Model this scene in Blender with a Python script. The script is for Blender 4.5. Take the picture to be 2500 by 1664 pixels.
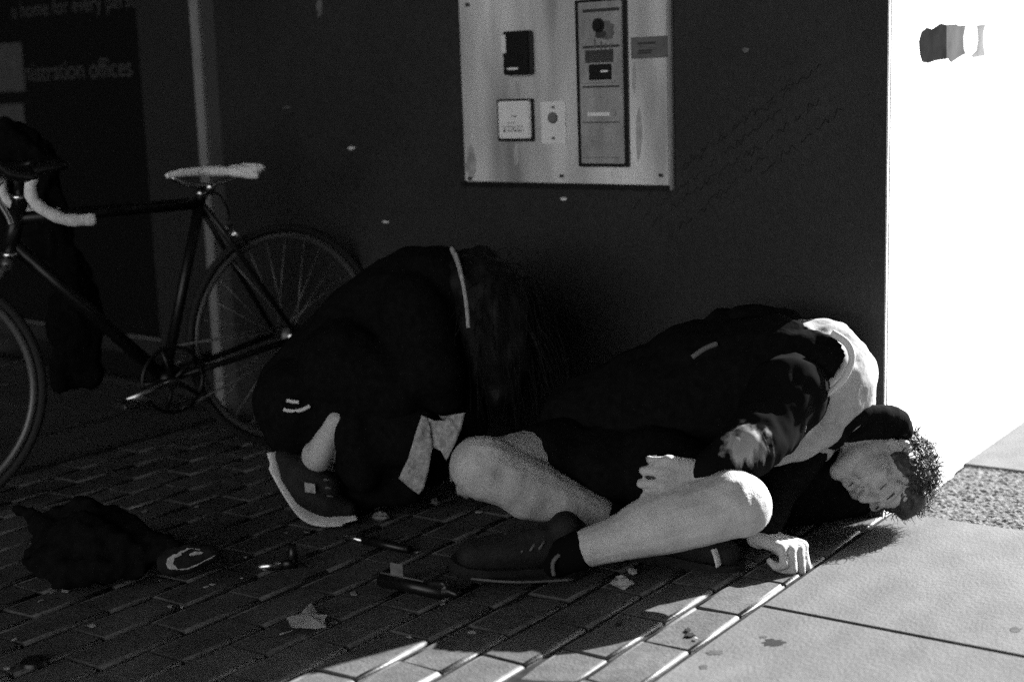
import bpy, bmesh, math, random
import numpy as np
from mathutils import Vector, Matrix, Quaternion, noise
random.seed(7)
for o in list(bpy.data.objects): bpy.data.objects.remove(o)
S = bpy.context.scene
COL = S.collection
rad = math.radians
# ------------------------------------------------------------------ camera
CAM = Vector((1.1621, -2.1588, 0.9958)); YAW, PITCH, ROLL, FPX = 0.61762, 0.17363, -0.03287, 3526.0
fw = Vector((-math.sin(YAW) * math.cos(PITCH), math.cos(YAW) * math.cos(PITCH), -math.sin(PITCH)))
r0 = Vector((math.cos(YAW), math.sin(YAW), 0)); u0 = r0.cross(fw)
RT = r0 * math.cos(ROLL) + u0 * math.sin(ROLL); UP = u0 * math.cos(ROLL) - r0 * math.sin(ROLL)
cd = bpy.data.cameras.new('camera'); cam = bpy.data.objects.new('camera', cd); COL.objects.link(cam)
cam.matrix_world = Matrix(((RT.x, UP.x, -fw.x, CAM.x), (RT.y, UP.y, -fw.y, CAM.y), (RT.z, UP.z, -fw.z, CAM.z), (0, 0, 0, 1)))
cd.sensor_width = 36; cd.lens = FPX / 2500 * 36; cd.clip_start = .05; cd.clip_end = 500
cd.dof.use_dof = True; cd.dof.focus_distance = 3.0; cd.dof.aperture_fstop = 2.2
S.camera = cam
# ------------------------------------------------------------------ sky, sun, exposure
SUN_AZ, SUN_EL = 21.0, 28.0
W = bpy.data.worlds.new('World'); S.world = W; W.use_nodes = True
nt = W.node_tree; bg = nt.nodes['Background']; sk = nt.nodes.new('ShaderNodeTexSky'); bw = nt.nodes.new('ShaderNodeRGBToBW')
sk.sky_type = 'NISHITA'; sk.sun_disc = False; sk.sun_elevation = rad(SUN_EL); sk.sun_rotation = rad(SUN_AZ)
nt.links.new(sk.outputs[0], bw.inputs[0]); nt.links.new(bw.outputs[0], bg.inputs[0]); bg.inputs[1].default_value = 0.15
sd = bpy.data.lights.new('sun', 'SUN'); sd.energy = 5.0; sd.angle = rad(.5); sd.color = (1, 1, 1)
sun = bpy.data.objects.new('sun', sd); COL.objects.link(sun)
sdir = Vector((math.sin(rad(SUN_AZ)) * math.cos(rad(SUN_EL)), math.cos(rad(SUN_AZ)) * math.cos(rad(SUN_EL)), math.sin(rad(SUN_EL))))
sun.rotation_euler = sdir.to_track_quat('Z', 'Y').to_euler()
S.view_settings.view_transform = 'Standard'; S.view_settings.look = 'None'; S.view_settings.exposure = 2.1; S.view_settings.gamma = 1
S.view_settings.use_curve_mapping = False
S.cycles.use_denoising = False

# ------------------------------------------------------------------ helpers
def ray(px, py): return fw + RT * ((px - 1250) / FPX) - UP * ((py - 832) / FPX)
def P(px, py, z): return CAM + ray(px, py) * z                     # a point at a depth along the view
def G(px, py, z=0.0):
    d = ray(px, py); return CAM + d * ((z - CAM.z) / d.z)
def px_of(p):
    d = Vector(p) - CAM; z = d.dot(fw); return 1250 + FPX * d.dot(RT) / z, 832 - FPX * d.dot(UP) / z
C0 = Vector((-0.005, 0.93, 0)); WA = rad(4.4)                      # building corner, turn of the shaded wall
WE = Vector((-math.cos(WA), math.sin(WA), 0)); WN = Vector((-math.sin(WA), -math.cos(WA), 0))
WM = Matrix(((WE.x, WN.x, 0, C0.x), (WE.y, WN.y, 0, C0.y), (0, 0, 1, 0), (0, 0, 0, 1)))   # local: x along the wall, y out of it, z up
def wall(px, py, d=0.0):                                           # local wall coordinates of a view ray
    v = ray(px, py); t = ((C0 + WN * d) - CAM).dot(WN) / v.dot(WN); p = CAM + v * t - C0
    return p.dot(WE), p.z

def mat(name, v, rough=.85, spec=.2, var=0.0, scale=20, bump=0.0, bscale=80, metal=0.0, stretch=None, var2=0.0, scale2=3, each=0.0):
    m = bpy.data.materials.new(name); m.use_nodes = True; n = m.node_tree; b = n.nodes['Principled BSDF']
    b.inputs['Base Color'].default_value = (v, v, v, 1); b.inputs['Roughness'].default_value = rough
    b.inputs['Specular IOR Level'].default_value = spec; b.inputs['Metallic'].default_value = metal
    tc = n.nodes.new('ShaderNodeNewGeometry'); co = tc.outputs['Position']
    if stretch:
        mp = n.nodes.new('ShaderNodeMapping'); mp.inputs['Scale'].default_value = stretch; n.links.new(co, mp.inputs[0]); co = mp.outputs[0]
    def nz(sc, det=5):
        t = n.nodes.new('ShaderNodeTexNoise'); t.inputs['Scale'].default_value = sc; t.inputs['Detail'].default_value = det
        n.links.new(co, t.inputs['Vector']); return t.outputs['Fac']
    if var or var2:
        def rng(f, a):
            mr = n.nodes.new('ShaderNodeMapRange'); mr.inputs[1].default_value = .3; mr.inputs[2].default_value = .7
            mr.inputs[3].default_value = 1 - a; mr.inputs[4].default_value = 1 + a; n.links.new(f, mr.inputs[0]); return mr.outputs[0]
        o = rng(nz(scale), var)
        if var2:
            mu = n.nodes.new('ShaderNodeMath'); mu.operation = 'MULTIPLY'; n.links.new(o, mu.inputs[0]); n.links.new(rng(nz(scale2, 3), var2), mu.inputs[1]); o = mu.outputs[0]
        if each:
            oi = n.nodes.new('ShaderNodeObjectInfo'); mr = n.nodes.new('ShaderNodeMapRange'); mr.inputs[3].default_value = 1 - each; mr.inputs[4].default_value = 1 + each; n.links.new(oi.outputs['Random'], mr.inputs[0])
            mu = n.nodes.new('ShaderNodeMath'); mu.operation = 'MULTIPLY'; n.links.new(o, mu.inputs[0]); n.links.new(mr.outputs[0], mu.inputs[1]); o = mu.outputs[0]
        mu = n.nodes.new('ShaderNodeMath'); mu.operation = 'MULTIPLY'; mu.inputs[1].default_value = v; n.links.new(o, mu.inputs[0])
        cb = n.nodes.new('ShaderNodeCombineColor')
        for i in range(3): n.links.new(mu.outputs[0], cb.inputs[i])
        n.links.new(cb.outputs[0], b.inputs['Base Color'])
    if bump:
        bp = n.nodes.new('ShaderNodeBump'); bp.inputs['Strength'].default_value = bump; bp.inputs['Distance'].default_value = .004
        n.links.new(nz(bscale), bp.inputs['Height']); n.links.new(bp.outputs[0], b.inputs['Normal'])
    return m
M = dict(
    concrete=mat('concrete', .103, .9, .15, .16, 14, .5, 160, var2=.12, scale2=2.2, stretch=(1, .55, 1)),
    paver=mat('paver_face', .072, .85, .2, .22, 45, .5, 160, var2=.3, scale2=6, each=.10),
    edge=mat('paver_worn_edge', .092, .5, .45, .25, 70, .3, 200, var2=.2, scale2=9),
    bed=mat('joint_sand', .03, 1, 0, .3, 60),
    gravel=mat('coarse_aggregate', .115, .9, .2, .55, 110, .8, 200),
    apron=mat('apron_concrete', .06, .85, .2, .2, 18, .3, 120, var2=.2),
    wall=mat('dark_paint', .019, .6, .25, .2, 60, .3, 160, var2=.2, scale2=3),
    plinth=mat('plinth_paint', .024, .7, .2, .15, 30, .2, 200),
    white=mat('white_render', .86, .85, .2, .03, 25, .25, 150),
    unseen_blocker=mat('unseen_blocker_grey', .06, .9, .1, .1, 5),
    steel=mat('brushed_steel', .54, .5, .4, .06, 8, .1, 60, metal=.35, stretch=(4, 1, .8), var2=.55, scale2=1.7),
    steel2=mat('brushed_steel_inset', .30, .5, .4, .12, 30, .1, 90, metal=.3, stretch=(2, 1, 1), var2=.22, scale2=8),
    frame=mat('door_frame_metal', .017, .5, .4, .1, 20), frame_l=mat('door_frame_edge', .2, .45, .4, .1, 20),
    glass=mat('dark_glass', .006, .12, .5), glass_in=mat('room_behind_glass', .02, .9, .1),
    letter=mat('vinyl_letter', .05, .6, .2), poster=mat('notice_paper', .06, .8, .1, .2, 40),
    plastic_k=mat('black_plastic', .006, .35, .4), plate=mat('ivory_plate', .68, .5, .3, .06, 40), ink=mat('dark_ink', .05, .8, .1), smudge=mat('smudge', .12, .8, .1, .3, 40),
    skin=mat('skin', .40, .55, .35, .08, 120, .45, 300, var2=.14, scale2=18), hair=mat('dark_hair', .035, .5, .4), hair2=mat('black_hair', .006, .6, .15),
    black=mat('black_cloth', .006, 1, .02, .3, 60, .4, 90), black2=mat('black_jersey', .014, .95, .05, .3, 50, .4, 90),
    shirt=mat('grey_shirt', .36, .95, .05, .08, 60, .4, 70), piping=mat('pale_piping_and_sunlit_rim', .55, .9, .1),
    dk=mat('dark_shoe', .011, .7, .2, .3, 60, .4, 120), dk2=mat('shoe_trim', .1, .7, .2, .2, 60), sole=mat('pale_sole', .62, .7, .2, .1, 50), sock=mat('black_sock', .005, 1, 0),
    pale=mat('pale_cloth', .3, .95, .05, .35, 90, .5, 120), tyre=mat('tyre', .022, .8, .2), bike=mat('bike_paint', .006, .35, .3), alloy=mat('alloy', .55, .25, .5, metal=1.0),
    rim=mat('rim_alloy', .10, .4, .4, metal=.3), spoke=mat('spoke_steel', .16, .4, .4, metal=.4), saddle=mat('pale_saddle', .82, .6, .3, .05, 60), tape=mat('pale_tape', .7, .8, .2, .15, 90, .3, 60),
    leaf=mat('dry_leaf', .34, .8, .2, .15, 50, .3, 90), paper=mat('litter_paper', .3, .9, .1, .3, 30), dark_mark=mat('dark_stain', .02, .9, .1), chip=mat('paint_chip', .6, .7, .2),
    scrawl=mat('scrawl_ink', .0155, .8, .1), fleck=mat('grey_sticker', .2, .8, .1, .35, 12, 0, 80), ground=mat('street_asphalt', .06, .9, .1, .2, 20),
)
def new(name, me, m=None, parent=None, smooth=False):
    o = bpy.data.objects.new(name, me); COL.objects.link(o)
    if m is not None and not me.materials: me.materials.append(M[m] if isinstance(m, str) else m)
    if parent is not None: o.parent = parent
    if smooth:
        me.polygons.foreach_set('use_smooth', [True] * len(me.polygons))
    return o
def tag(o, label=None, cat=None, group=None, kind=None):
    for k, v in (('label', label), ('category', cat), ('group', group), ('kind', kind)):
        if v: o[k] = v
    return o
def empty(name, label, cat, loc=(0, 0, 0), group=None):
    o = bpy.data.objects.new(name, None); COL.objects.link(o); o.location = loc; o.empty_display_size = .05
    return tag(o, label, cat, group)
def under(child, parent):                                          # parent, keeping the mesh where it was built
    child.parent = parent; child.matrix_parent_inverse = parent.matrix_basis.inverted(); return child
def bmo(name, bm, m, parent=None, smooth=False):
    me = bpy.data.meshes.new(name); bm.normal_update(); bm.to_mesh(me); bm.free()
    o = new(name, me, m, None, smooth)
    if parent is not None: under(o, parent)
    return o
def box(bm, a, b, mx=None, bev=0.0):
    x0, y0, z0 = a; x1, y1, z1 = b
    t = bmesh.new(); bmesh.ops.create_cube(t, size=1)
    for v in t.verts: v.co = Vector(((x0 + x1) / 2 + v.co.x * (x1 - x0), (y0 + y1) / 2 + v.co.y * (y1 - y0), (z0 + z1) / 2 + v.co.z * (z1 - z0)))
    if bev: bmesh.ops.bevel(t, geom=t.edges[:], offset=bev, segments=2, affect='EDGES')
    merge(bm, t, mx)
def merge(bm, t, mx=None):
    if mx is not None: bmesh.ops.transform(t, matrix=mx, verts=t.verts[:])
    me = bpy.data.meshes.new('t'); t.to_mesh(me); t.free(); bm.from_mesh(me); bpy.data.meshes.remove(me)
def boxo(name, a, b, m, parent=None, mx=None, bev=0.0):
    bm = bmesh.new(); box(bm, a, b, mx, bev); return bmo(name, bm, m, parent)
def tube(bm, pts, rs, n=10, flat=None, close=False):
    pts = [Vector(p) for p in pts]; k = len(pts)
    if not hasattr(rs, '__len__'): rs = [rs] * k
    rings = []; ref = None
    for i, p in enumerate(pts):
        if close: t = pts[(i + 1) % k] - pts[i - 1]
        else: t = pts[min(i + 1, k - 1)] - pts[max(i - 1, 0)]
        t.normalize()
        if ref is None:
            ref = Vector((0, 0, 1)) if abs(t.z) < .9 else Vector((1, 0, 0))
            if flat is not None: ref = Vector(flat)
        a = (ref - t * ref.dot(t)).normalized(); b = t.cross(a); ref = a
        rx, ry = rs[i] if hasattr(rs[i], '__len__') else (rs[i], rs[i])
        rings.append([bm.verts.new(p + a * (math.cos(2 * math.pi * j / n) * rx) + b * (math.sin(2 * math.pi * j / n) * ry)) for j in range(n)])
    for i in range(k if close else k - 1):
        A, B = rings[i], rings[(i + 1) % k]
        for j in range(n): bm.faces.new((A[j], A[(j + 1) % n], B[(j + 1) % n], B[j]))
    if not close: bm.faces.new(rings[0][::-1]); bm.faces.new(rings[-1])
def tubeo(name, pts, rs, m, parent=None, n=10, flat=None, close=False, smooth=True):
    bm = bmesh.new(); tube(bm, pts, rs, n, flat, close); return bmo(name, bm, m, parent, smooth)
def spline(pts, n=8):
    pts = [Vector(p) for p in pts]; q = [pts[0]] + pts + [pts[-1]]; out = []
    for i in range(1, len(q) - 2):
        for j in range(n):
            t = j / n; a, b, c, d = q[i - 1:i + 3]
            out.append(.5 * ((2 * b) + (c - a) * t + (2 * a - 5 * b + 4 * c - d) * t * t + (3 * b - a - 3 * c + d) * t ** 3))
    return out + [pts[-1]]
def prism(bm, poly, z0, z1, mx=None):                              # outline in local x,y
    t = bmesh.new(); lo = [t.verts.new((x, y, z0)) for x, y in poly]; hi = [t.verts.new((x, y, z1)) for x, y in poly]
    n = len(poly); t.faces.new(hi); t.faces.new(lo[::-1])
    for i in range(n): t.faces.new((lo[i], lo[(i + 1) % n], hi[(i + 1) % n], hi[i]))
    bmesh.ops.recalc_face_normals(t, faces=t.faces[:]); merge(bm, t, mx)
def prismo(name, poly, z0, z1, m, parent=None, mx=None):
    bm = bmesh.new(); prism(bm, poly, z0, z1, mx); return bmo(name, bm, m, parent)
# blobs: tapered capsules and ellipsoids fused by a voxel remesh into one continuous skin
def cap(bm, p, r, q, s, n=14, k=5):
    p, q = Vector(p), Vector(q); d = q - p; L = d.length
    ax = d / L if L > 1e-6 else Vector((0, 0, 1)); rot = ax.to_track_quat('Z', 'Y')
    prof = [(-r * math.cos(a), r * math.sin(a)) for a in [math.pi / 2 * i / k for i in range(1, k + 1)]] + [(L + s * math.sin(a), s * math.cos(a)) for a in [math.pi / 2 * i / k for i in range(0, k)]]
    rings = [[bm.verts.new(p + rot @ Vector((math.cos(2 * math.pi * j / n) * rr, math.sin(2 * math.pi * j / n) * rr, z))) for j in range(n)] for z, rr in prof]
    a = bm.verts.new(p - ax * r); b = bm.verts.new(q + ax * s)
    for i in range(len(rings) - 1):
        for j in range(n): bm.faces.new((rings[i][j], rings[i][(j + 1) % n], rings[i + 1][(j + 1) % n], rings[i + 1][j]))
    for j in range(n):
        bm.faces.new((a, rings[0][(j + 1) % n], rings[0][j])); bm.faces.new((b, rings[-1][j], rings[-1][(j + 1) % n]))
def ell(bm, c, radii, rot=None):
    t = bmesh.new(); bmesh.ops.create_icosphere(t, subdivisions=3, radius=1)
    R = (rot.to_4x4() if rot is not None else Matrix.Identity(4))
    merge(bm, t, Matrix.Translation(Vector(c)) @ R @ Matrix.Diagonal((*radii, 1)))
def chain(bm, pts):                                                # [(point, radius), ...]
    for (p, r), (q, s) in zip(pts, pts[1:]): cap(bm, p, r, q, s)
def blob(name, build, m, parent=None, voxel=.008, smooth=6, ops=None, wr=0.0, wsc=14.0, keep=None, thick=0.0):
    bm = bmesh.new(); build(bm); me = bpy.data.meshes.new(name); bm.to_mesh(me); bm.free()
    t = bpy.data.objects.new('t', me); COL.objects.link(t)
    md = t.modifiers.new('r', 'REMESH'); md.mode = 'VOXEL'; md.voxel_size = voxel
    if smooth:
        ms = t.modifiers.new('s', 'SMOOTH'); ms.factor = .5; ms.iterations = smooth
    dg = bpy.context.evaluated_depsgraph_get(); me2 = bpy.data.meshes.new_from_object(t.evaluated_get(dg))
    bpy.data.objects.remove(t); bpy.data.meshes.remove(me); me2.name = name
    if ops or wr:
        N = len(me2.vertices); co = np.empty(N * 3); me2.vertices.foreach_get('co', co); co = co.reshape(-1, 3)
        no = np.empty(N * 3); me2.vertices.foreach_get('normal', no); no = no.reshape(-1, 3)
        if wr:
            d = np.array([noise.noise(Vector((p[0] * wsc, p[1] * wsc, p[2] * wsc * .6))) + .5 * noise.noise(Vector((p[0] * wsc * 2.3, p[1] * wsc * 2.3, p[2] * wsc * 1.4 + 7))) for p in co])
            co = co + no * (d * wr)[:, None]
        for c, rr, v in (ops or []):
            w = np.exp(-((co - np.array(c)) ** 2).sum(1) / rr ** 2); co = co + w[:, None] * np.array(v)[None]
        me2.vertices.foreach_set('co', co.ravel()); me2.update()
    if keep:
        b2 = bmesh.new(); b2.from_mesh(me2); bmesh.ops.delete(b2, geom=[v for v in b2.verts if not keep(v.co)], context='VERTS')
        for _ in range(12): bmesh.ops.smooth_vert(b2, verts=[v for v in b2.verts if v.is_boundary], factor=.5, use_axis_x=True, use_axis_y=True, use_axis_z=True)
        b2.to_mesh(me2); b2.free()
    o = new(name, me2, m, None, True)
    if thick:
        sm = o.modifiers.new('thickness', 'SOLIDIFY'); sm.thickness = thick; sm.offset = 1
    if parent is not None: under(o, parent)
    return o

# ------------------------------------------------------------------ ground
g = boxo('street_ground', (-40, -40, -.30), (40, 40, -.12), 'ground'); tag(g, 'asphalt ground under and around the pavement', None, kind='structure')
# concrete footpath slabs, right of the paving
path = bpy.data.objects.new('footpath', None); COL.objects.link(path); tag(path, 'concrete footpath beside the white wall', None, kind='structure')
boxo('slab_bed', (.0085, -2.6, -.12), (2.6, 6, -.06), 'bed', path)
for y0, y1 in ((-2.6, -.925), (-.915, .266), (.274, .980), (1.47, 3.2), (3.21, 6)):
    boxo('slab', (.0055, y0, -.08), (2.6, y1, -.0015), 'concrete', path, bev=.003)
bm = bmesh.new(); nx, ny = 300, 150
vv = [[bm.verts.new((.018 + 1.1 * i / nx, .984 + .482 * j / ny, -.008 + .006 * noise.noise(Vector((i * .36, j * .36, 0))) + .004 * noise.noise(Vector((i * .85, j * .85, 3))))) for j in range(ny + 1)] for i in range(nx + 1)]
for i in range(nx):
    for j in range(ny): bm.faces.new((vv[i][j], vv[i + 1][j], vv[i + 1][j + 1], vv[i][j + 1]))
bmo('coarse_strip', bm, 'gravel', path, True)
# brick forecourt: every paver its own piece
fore = bpy.data.objects.new('forecourt', None); COL.objects.link(fore); tag(fore, 'brick paved forecourt in front of the dark wall', None, kind='structure')
boxo('paver_bed', (-2.2, -2.6, -.12), (.008, .98, -.008), 'bed', fore)
PW, PL = .1081, .2017
def paver_mesh(seed):
    rg = random.Random(seed); bm = bmesh.new(); gx, gy = .004 + rg.random() * .0015, .003 + rg.random() * .0015
    x0, x1, y0, y1 = -PW + gx, -gx, gy, PL - gy; c = .0075 + rg.random() * .002; h = .0045; e = .0012
    prof = [(x0, -h)] + [(x0 + c - c * math.sin(t), -h + h * math.cos(t)) for t in (1.0, .5)] + [(x0 + c, 0), (x1 - c, 0)] + [(x1 - c + c * math.sin(t), -h + h * math.cos(t)) for t in (.5, 1.0)] + [(x1, -h)]
    ya = [y0 + (0 if k in (0, 7) else e) for k in range(8)]
    F = [bm.verts.new((x, yy, z)) for (x, z), yy in zip(prof, ya)]; K = [bm.verts.new((x, PL - yy + 0 * gy, z)) for (x, z), yy in zip(prof, ya)]
    for v in F + K: v.co += Vector((rg.uniform(-.0009, .0009), rg.uniform(-.0012, .0012), rg.uniform(-.0008, .0004)))
    for v in rg.sample(F + K, 2): v.co.z -= rg.uniform(.001, .004)
    b0 = [bm.verts.new((x, y, -.06)) for x, y in ((x0, y0), (x1, y0), (x1, PL - y0), (x0, PL - y0))]
    for k in range(7):
        fc = bm.faces.new((F[k], F[k + 1], K[k + 1], K[k])); fc.material_index = 0 if k == 3 else 1; fc.smooth = k != 3
    bm.faces.new([b0[0], b0[1]] + F[::-1]); bm.faces.new(K + [b0[2], b0[3]]); bm.faces.new((F[0], K[0], b0[3], b0[0])); bm.faces.new((F[7], b0[1], b0[2], K[7]))
    me = bpy.data.meshes.new('paver'); bmesh.ops.recalc_face_normals(bm, faces=bm.faces[:]); bm.to_mesh(me); bm.free(); me.materials.append(M['paver']); me.materials.append(M['edge']); return me
PMESH = [paver_mesh(i) for i in range(14)]
rg = random.Random(3)
rest = bmesh.new(); count = 0
for i in range(20):
    for j in range(-13, 6):
        y = (j + (.5 if i % 2 else 0)) * PL; x = -i * PW; c = (x - PW / 2, y + PL / 2, 0)
        if y > .90: continue
        a, b = px_of(c) if (Vector(c) - CAM).dot(fw) > .3 else (-9999, 0)
        loc = (x, y, rg.uniform(-.0018, .001)); rot = (rg.uniform(-.005, .005), rg.uniform(-.006, .006), rg.uniform(-.004, .004)); me = rg.choice(PMESH)
        if i == 1 and j == -2: loc = (x, y, -.011); rot = (.035, .01, 0)
        if -140 < a < 2640 and b < 1900 and count < 300:
            o = new('paver', me, None, fore); o.location = loc; o.rotation_euler = rot; count += 1
        else:                                                      # outside the picture: one mass
            t = bmesh.new(); t.from_mesh(me); bmesh.ops.transform(t, matrix=Matrix.Translation(loc) @ Matrix.Rotation(rot[2], 4, 'Z'), verts=t.verts[:]); merge(rest, t)
o = bmo('outer_pavers', rest, 'paver', fore); o.data.materials.append(M['edge']); tag(o, kind='stuff')
# apron of the entrance with two slots
apron = bpy.data.objects.new('entrance_apron', None); COL.objects.link(apron); tag(apron, 'smooth concrete apron before the glass door', None, kind='structure')
boxo('slab', (-2.495, -1.6, -.1), (-2.215, .985, -.003), 'apron', apron, bev=.003); boxo('slab', (-4.2, -1.6, -.1), (-2.53, 1.4, -.006), 'apron', apron, bev=.003)
boxo('slot', (-2.6, -1.6, -.12), (-2.18, 1.02, -.05), 'bed', apron)

# ------------------------------------------------------------------ building
bld = empty('building', 'building corner with dark painted wall, white side wall and glass door', 'building', C0)
s_fr1 = wall(545, 400)[0]; s_fr0 = wall(478, 400)[0]
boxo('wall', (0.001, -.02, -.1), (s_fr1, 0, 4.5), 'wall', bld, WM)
boxo('plinth', (0.002, 0, -.1), (s_fr1 - .003, .007, .235), 'plinth', bld, WM)
boxo('side_wall', (C0.x - .03, .9365, -.1), (C0.x, 9.0, 4.5), 'white', bld)
boxo('unseen_upper_storey', (-7, -6.3, 4.502), (C0.x + .02, 9.0, 9.5), 'unseen_blocker', bld)  # unseen; overhang over the forecourt shaped to hold back sky light
boxo('added_awning', (C0.x + .022, -6.3, 4.55), (3.29, 5.2, 4.8), 'unseen_blocker', bld)  # out of view, added to keep sky light off the shaded ground
boxo('return_wall', (-7, -9, -.1), (-4.6, 9, 4.5), 'wall', bld)
opp_blocker = empty('building', 'added unseen dark building that blocks sky light from the right', 'building', (4, 0, 0))  # invented block out of view, cuts sky and bounce light from the right
boxo('wall', (3.3, -6, -.12), (9, 4.0, 11), 'unseen_blocker', opp_blocker)  # added unseen block, not a real wall; holds back light from the right
# door: frame, mullions, dark panes, rail
door = bmo('door', bmesh.new(), 'frame', bld)
bm = bmesh.new()
def dbox(a, b, m, name, bev=.002): return boxo(name, a, b, m, door, WM, bev)
sL = 3.9
dbox((s_fr1, -.10, -.05), (wall(508, 400)[0], -.012, 4.5), mat('door_post', .042, .6, .3), 'frame')
dbox((wall(508, 400)[0], -.10, -.05), (wall(487, 400)[0], .0, 4.5), 'frame_l', 'frame'); dbox((wall(487, 400)[0] + .001, -.12, -.05), (s_fr0 + .015, -.03, 4.5), 'plastic_k', 'frame')
dbox((s_fr0 + .016, -.13, -.05), (s_fr0 + .05, -.07, 2.75), 'plastic_k', 'jamb_seal')
s_st = wall(368, 400, -.08)[0]
dbox((s_fr0 + .05, -.12, .02), (s_st, -.065, 2.7), 'frame', 'stile')
pane = dbox((s_st, -.10, .16), (sL, -.088, 2.7), 'glass', 'pane')
dbox((s_st, -.12, .015), (sL, -.065, .10), 'plastic_k', 'bottom_rail'); dbox((s_st, -.12, .102), (sL, -.060, .155), 'frame', 'bottom_rail')
dbox((s_fr0, -.14, -.05), (sL, -.02, .012), 'frame', 'threshold')
wl = wall(52, 150, -.08)[0]
dbox((wl, -.087, 1.04), (sL, -.0855, 1.22), 'poster', 'notice'); dbox((wl + .02, -.087, .87), (sL, -.0845, .995), 'poster', 'notice')
def wtext(body, s0, h0, size, m, parent, d, name='lettering'):
    cu = bpy.data.curves.new(name, 'FONT'); cu.body = body; cu.size = size; cu.extrude = .0006; cu.align_x = 'LEFT'
    t = bpy.data.objects.new('t', cu); COL.objects.link(t); dg = bpy.context.evaluated_depsgraph_get()
    me = bpy.data.meshes.new_from_object(t.evaluated_get(dg)); bpy.data.objects.remove(t); me.name = name
    # text reads along decreasing wall x
    L = Matrix(((-1, 0, 0, s0), (0, 0, 1, d), (0, 1, 0, h0), (0, 0, 0, 1)))
    me.materials.clear(); o = new(name, me, m); o.matrix_world = WM @ L; o['kind'] = 'stuff'
    if parent is not None: under(o, parent)
    return o
ta = wall(28, 28, -.086); tb = wall(424, 32, -.086); wtext('a home for every person', ta[0], wall(28, 46, -.086)[1], .081, 'letter', pane, -.0865)
tb = wall(322, 186, -.086); wtext('administration offices', tb[0] + .845, tb[1], .0985, 'letter', pane, -.0865)
# marks on the walls
def wpatch(name, pts, m, parent, d0=.0002, d1=.0012):              # outline given in picture pixels of the shaded wall
    poly = [wall(*p, d0) for p in pts]
    L = WM @ Matrix(((1, 0, 0, 0), (0, 0, 1, 0), (0, 1, 0, 0), (0, 0, 0, 1)))
    return prismo(name, poly, d0, d1, m, parent, L)
for x, y, w, h in ((858, 362, 9, 4), (942, 542, 9, 3), (1376, 486, 9, 4), (1820, 123, 9, 7), (780, 20, 8, 26), (1246, 498, 22, 12), (700, 262, 10, 2)):
    wpatch('paint_chip', [(x - w, y - h * .3), (x - w * .3, y - h), (x + w, y - h * .6), (x + w * .7, y + h * .5), (x - w * .2, y + h)], 'chip' if w < 10 and h < 6 else 'smudge' if w < 20 else 'frame', bld)
rg = random.Random(5); bm = bmesh.new()
LW = WM @ Matrix(((1, 0, 0, 0), (0, 0, 1, 0), (0, 1, 0, 0), (0, 0, 0, 1)))
for k in range(13):                                                # faint slanted handwriting
    x0, y0 = 1540 + 28 * k + rg.uniform(-10, 10), 500 - 20 * k + 46 * (k % 4) + rg.uniform(-10, 10); n = rg.randint(16, 30); pts = []; amp = rg.uniform(6, 11)
    for j in range(n): pts.append(Vector((x0 + j * 7.0 + rg.uniform(-4, 4), y0 - j * 5.6 + amp * math.sin(j * 2.3 + k) * rg.uniform(.3, 1.2), 0)))
    cut = [rg.randint(3, 6) for _ in range(9)]; i = 0
    for c in cut:
        seg = pts[i:i + c]; i += c + 1
        if len(seg) < 3: continue
        sp = spline(seg, 5)
        for a, b in zip(sp, sp[1:]):
            A, B_ = Vector(wall(a.x, a.y)), Vector(wall(b.x, b.y)); nn = Vector((-(B_ - A).y, (B_ - A).x)).normalized() * .0011
            prism(bm, [A + nn, B_ + nn, B_ - nn, A - nn], .0003, .0008 + .0001 * (k % 3), LW)
tag(bmo('scrawl', bm, 'scrawl', bld), kind='stuff')
def xpatch(name, pts, m, parent, d=.001):                          # outline on the white side wall
    poly = []
    for px, py in pts:
        v = ray(px, py); t = (C0.x - CAM.x) / v.x; q = CAM + v * t; poly.append((q.y, q.z))
    return prismo(name, poly, C0.x - .002, C0.x + d, m, parent, Matrix(((0, 0, 1, 0), (1, 0, 0, 0), (0, 1, 0, 0), (0, 0, 0, 1))))
stk = empty('sticker', 'torn dark grey sticker stuck high on the white wall', 'sticker', C0 + Vector((0, .4, 1.05)))
xpatch('dark_panel', [(2244, 100), (2250, 78), (2262, 68), (2275, 72), (2296, 58), (2310, 61), (2310, 143), (2284, 147), (2266, 153), (2252, 150), (2246, 130)], mat('sticker_dark', .02, 1, 0, .3, 14), stk)
xpatch('mid_panel', [(2310, 61), (2337, 59), (2338, 63), (2358, 62), (2352, 90), (2353, 118), (2357, 131), (2340, 140), (2322, 153), (2315, 142), (2310, 143)], mat('sticker_mid', .10, 1, 0, .3, 14), stk, .0008)
xpatch('torn_edge', [(2385, 62), (2406, 59), (2401, 80), (2401, 110), (2405, 135), (2380, 140), (2369, 137), (2384, 122), (2388, 95)], mat('sticker_pale', .20, 1, 0, .3, 14), stk, .0008)
xpatch('crack', [(2447, 1028), (2449, 1028), (2450, 1049), (2448, 1049)], 'ink', bld, .0006); xpatch('crack', [(2339, 688), (2341, 688), (2341, 692), (2339, 692)], 'ink', bld, .0006)

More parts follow.
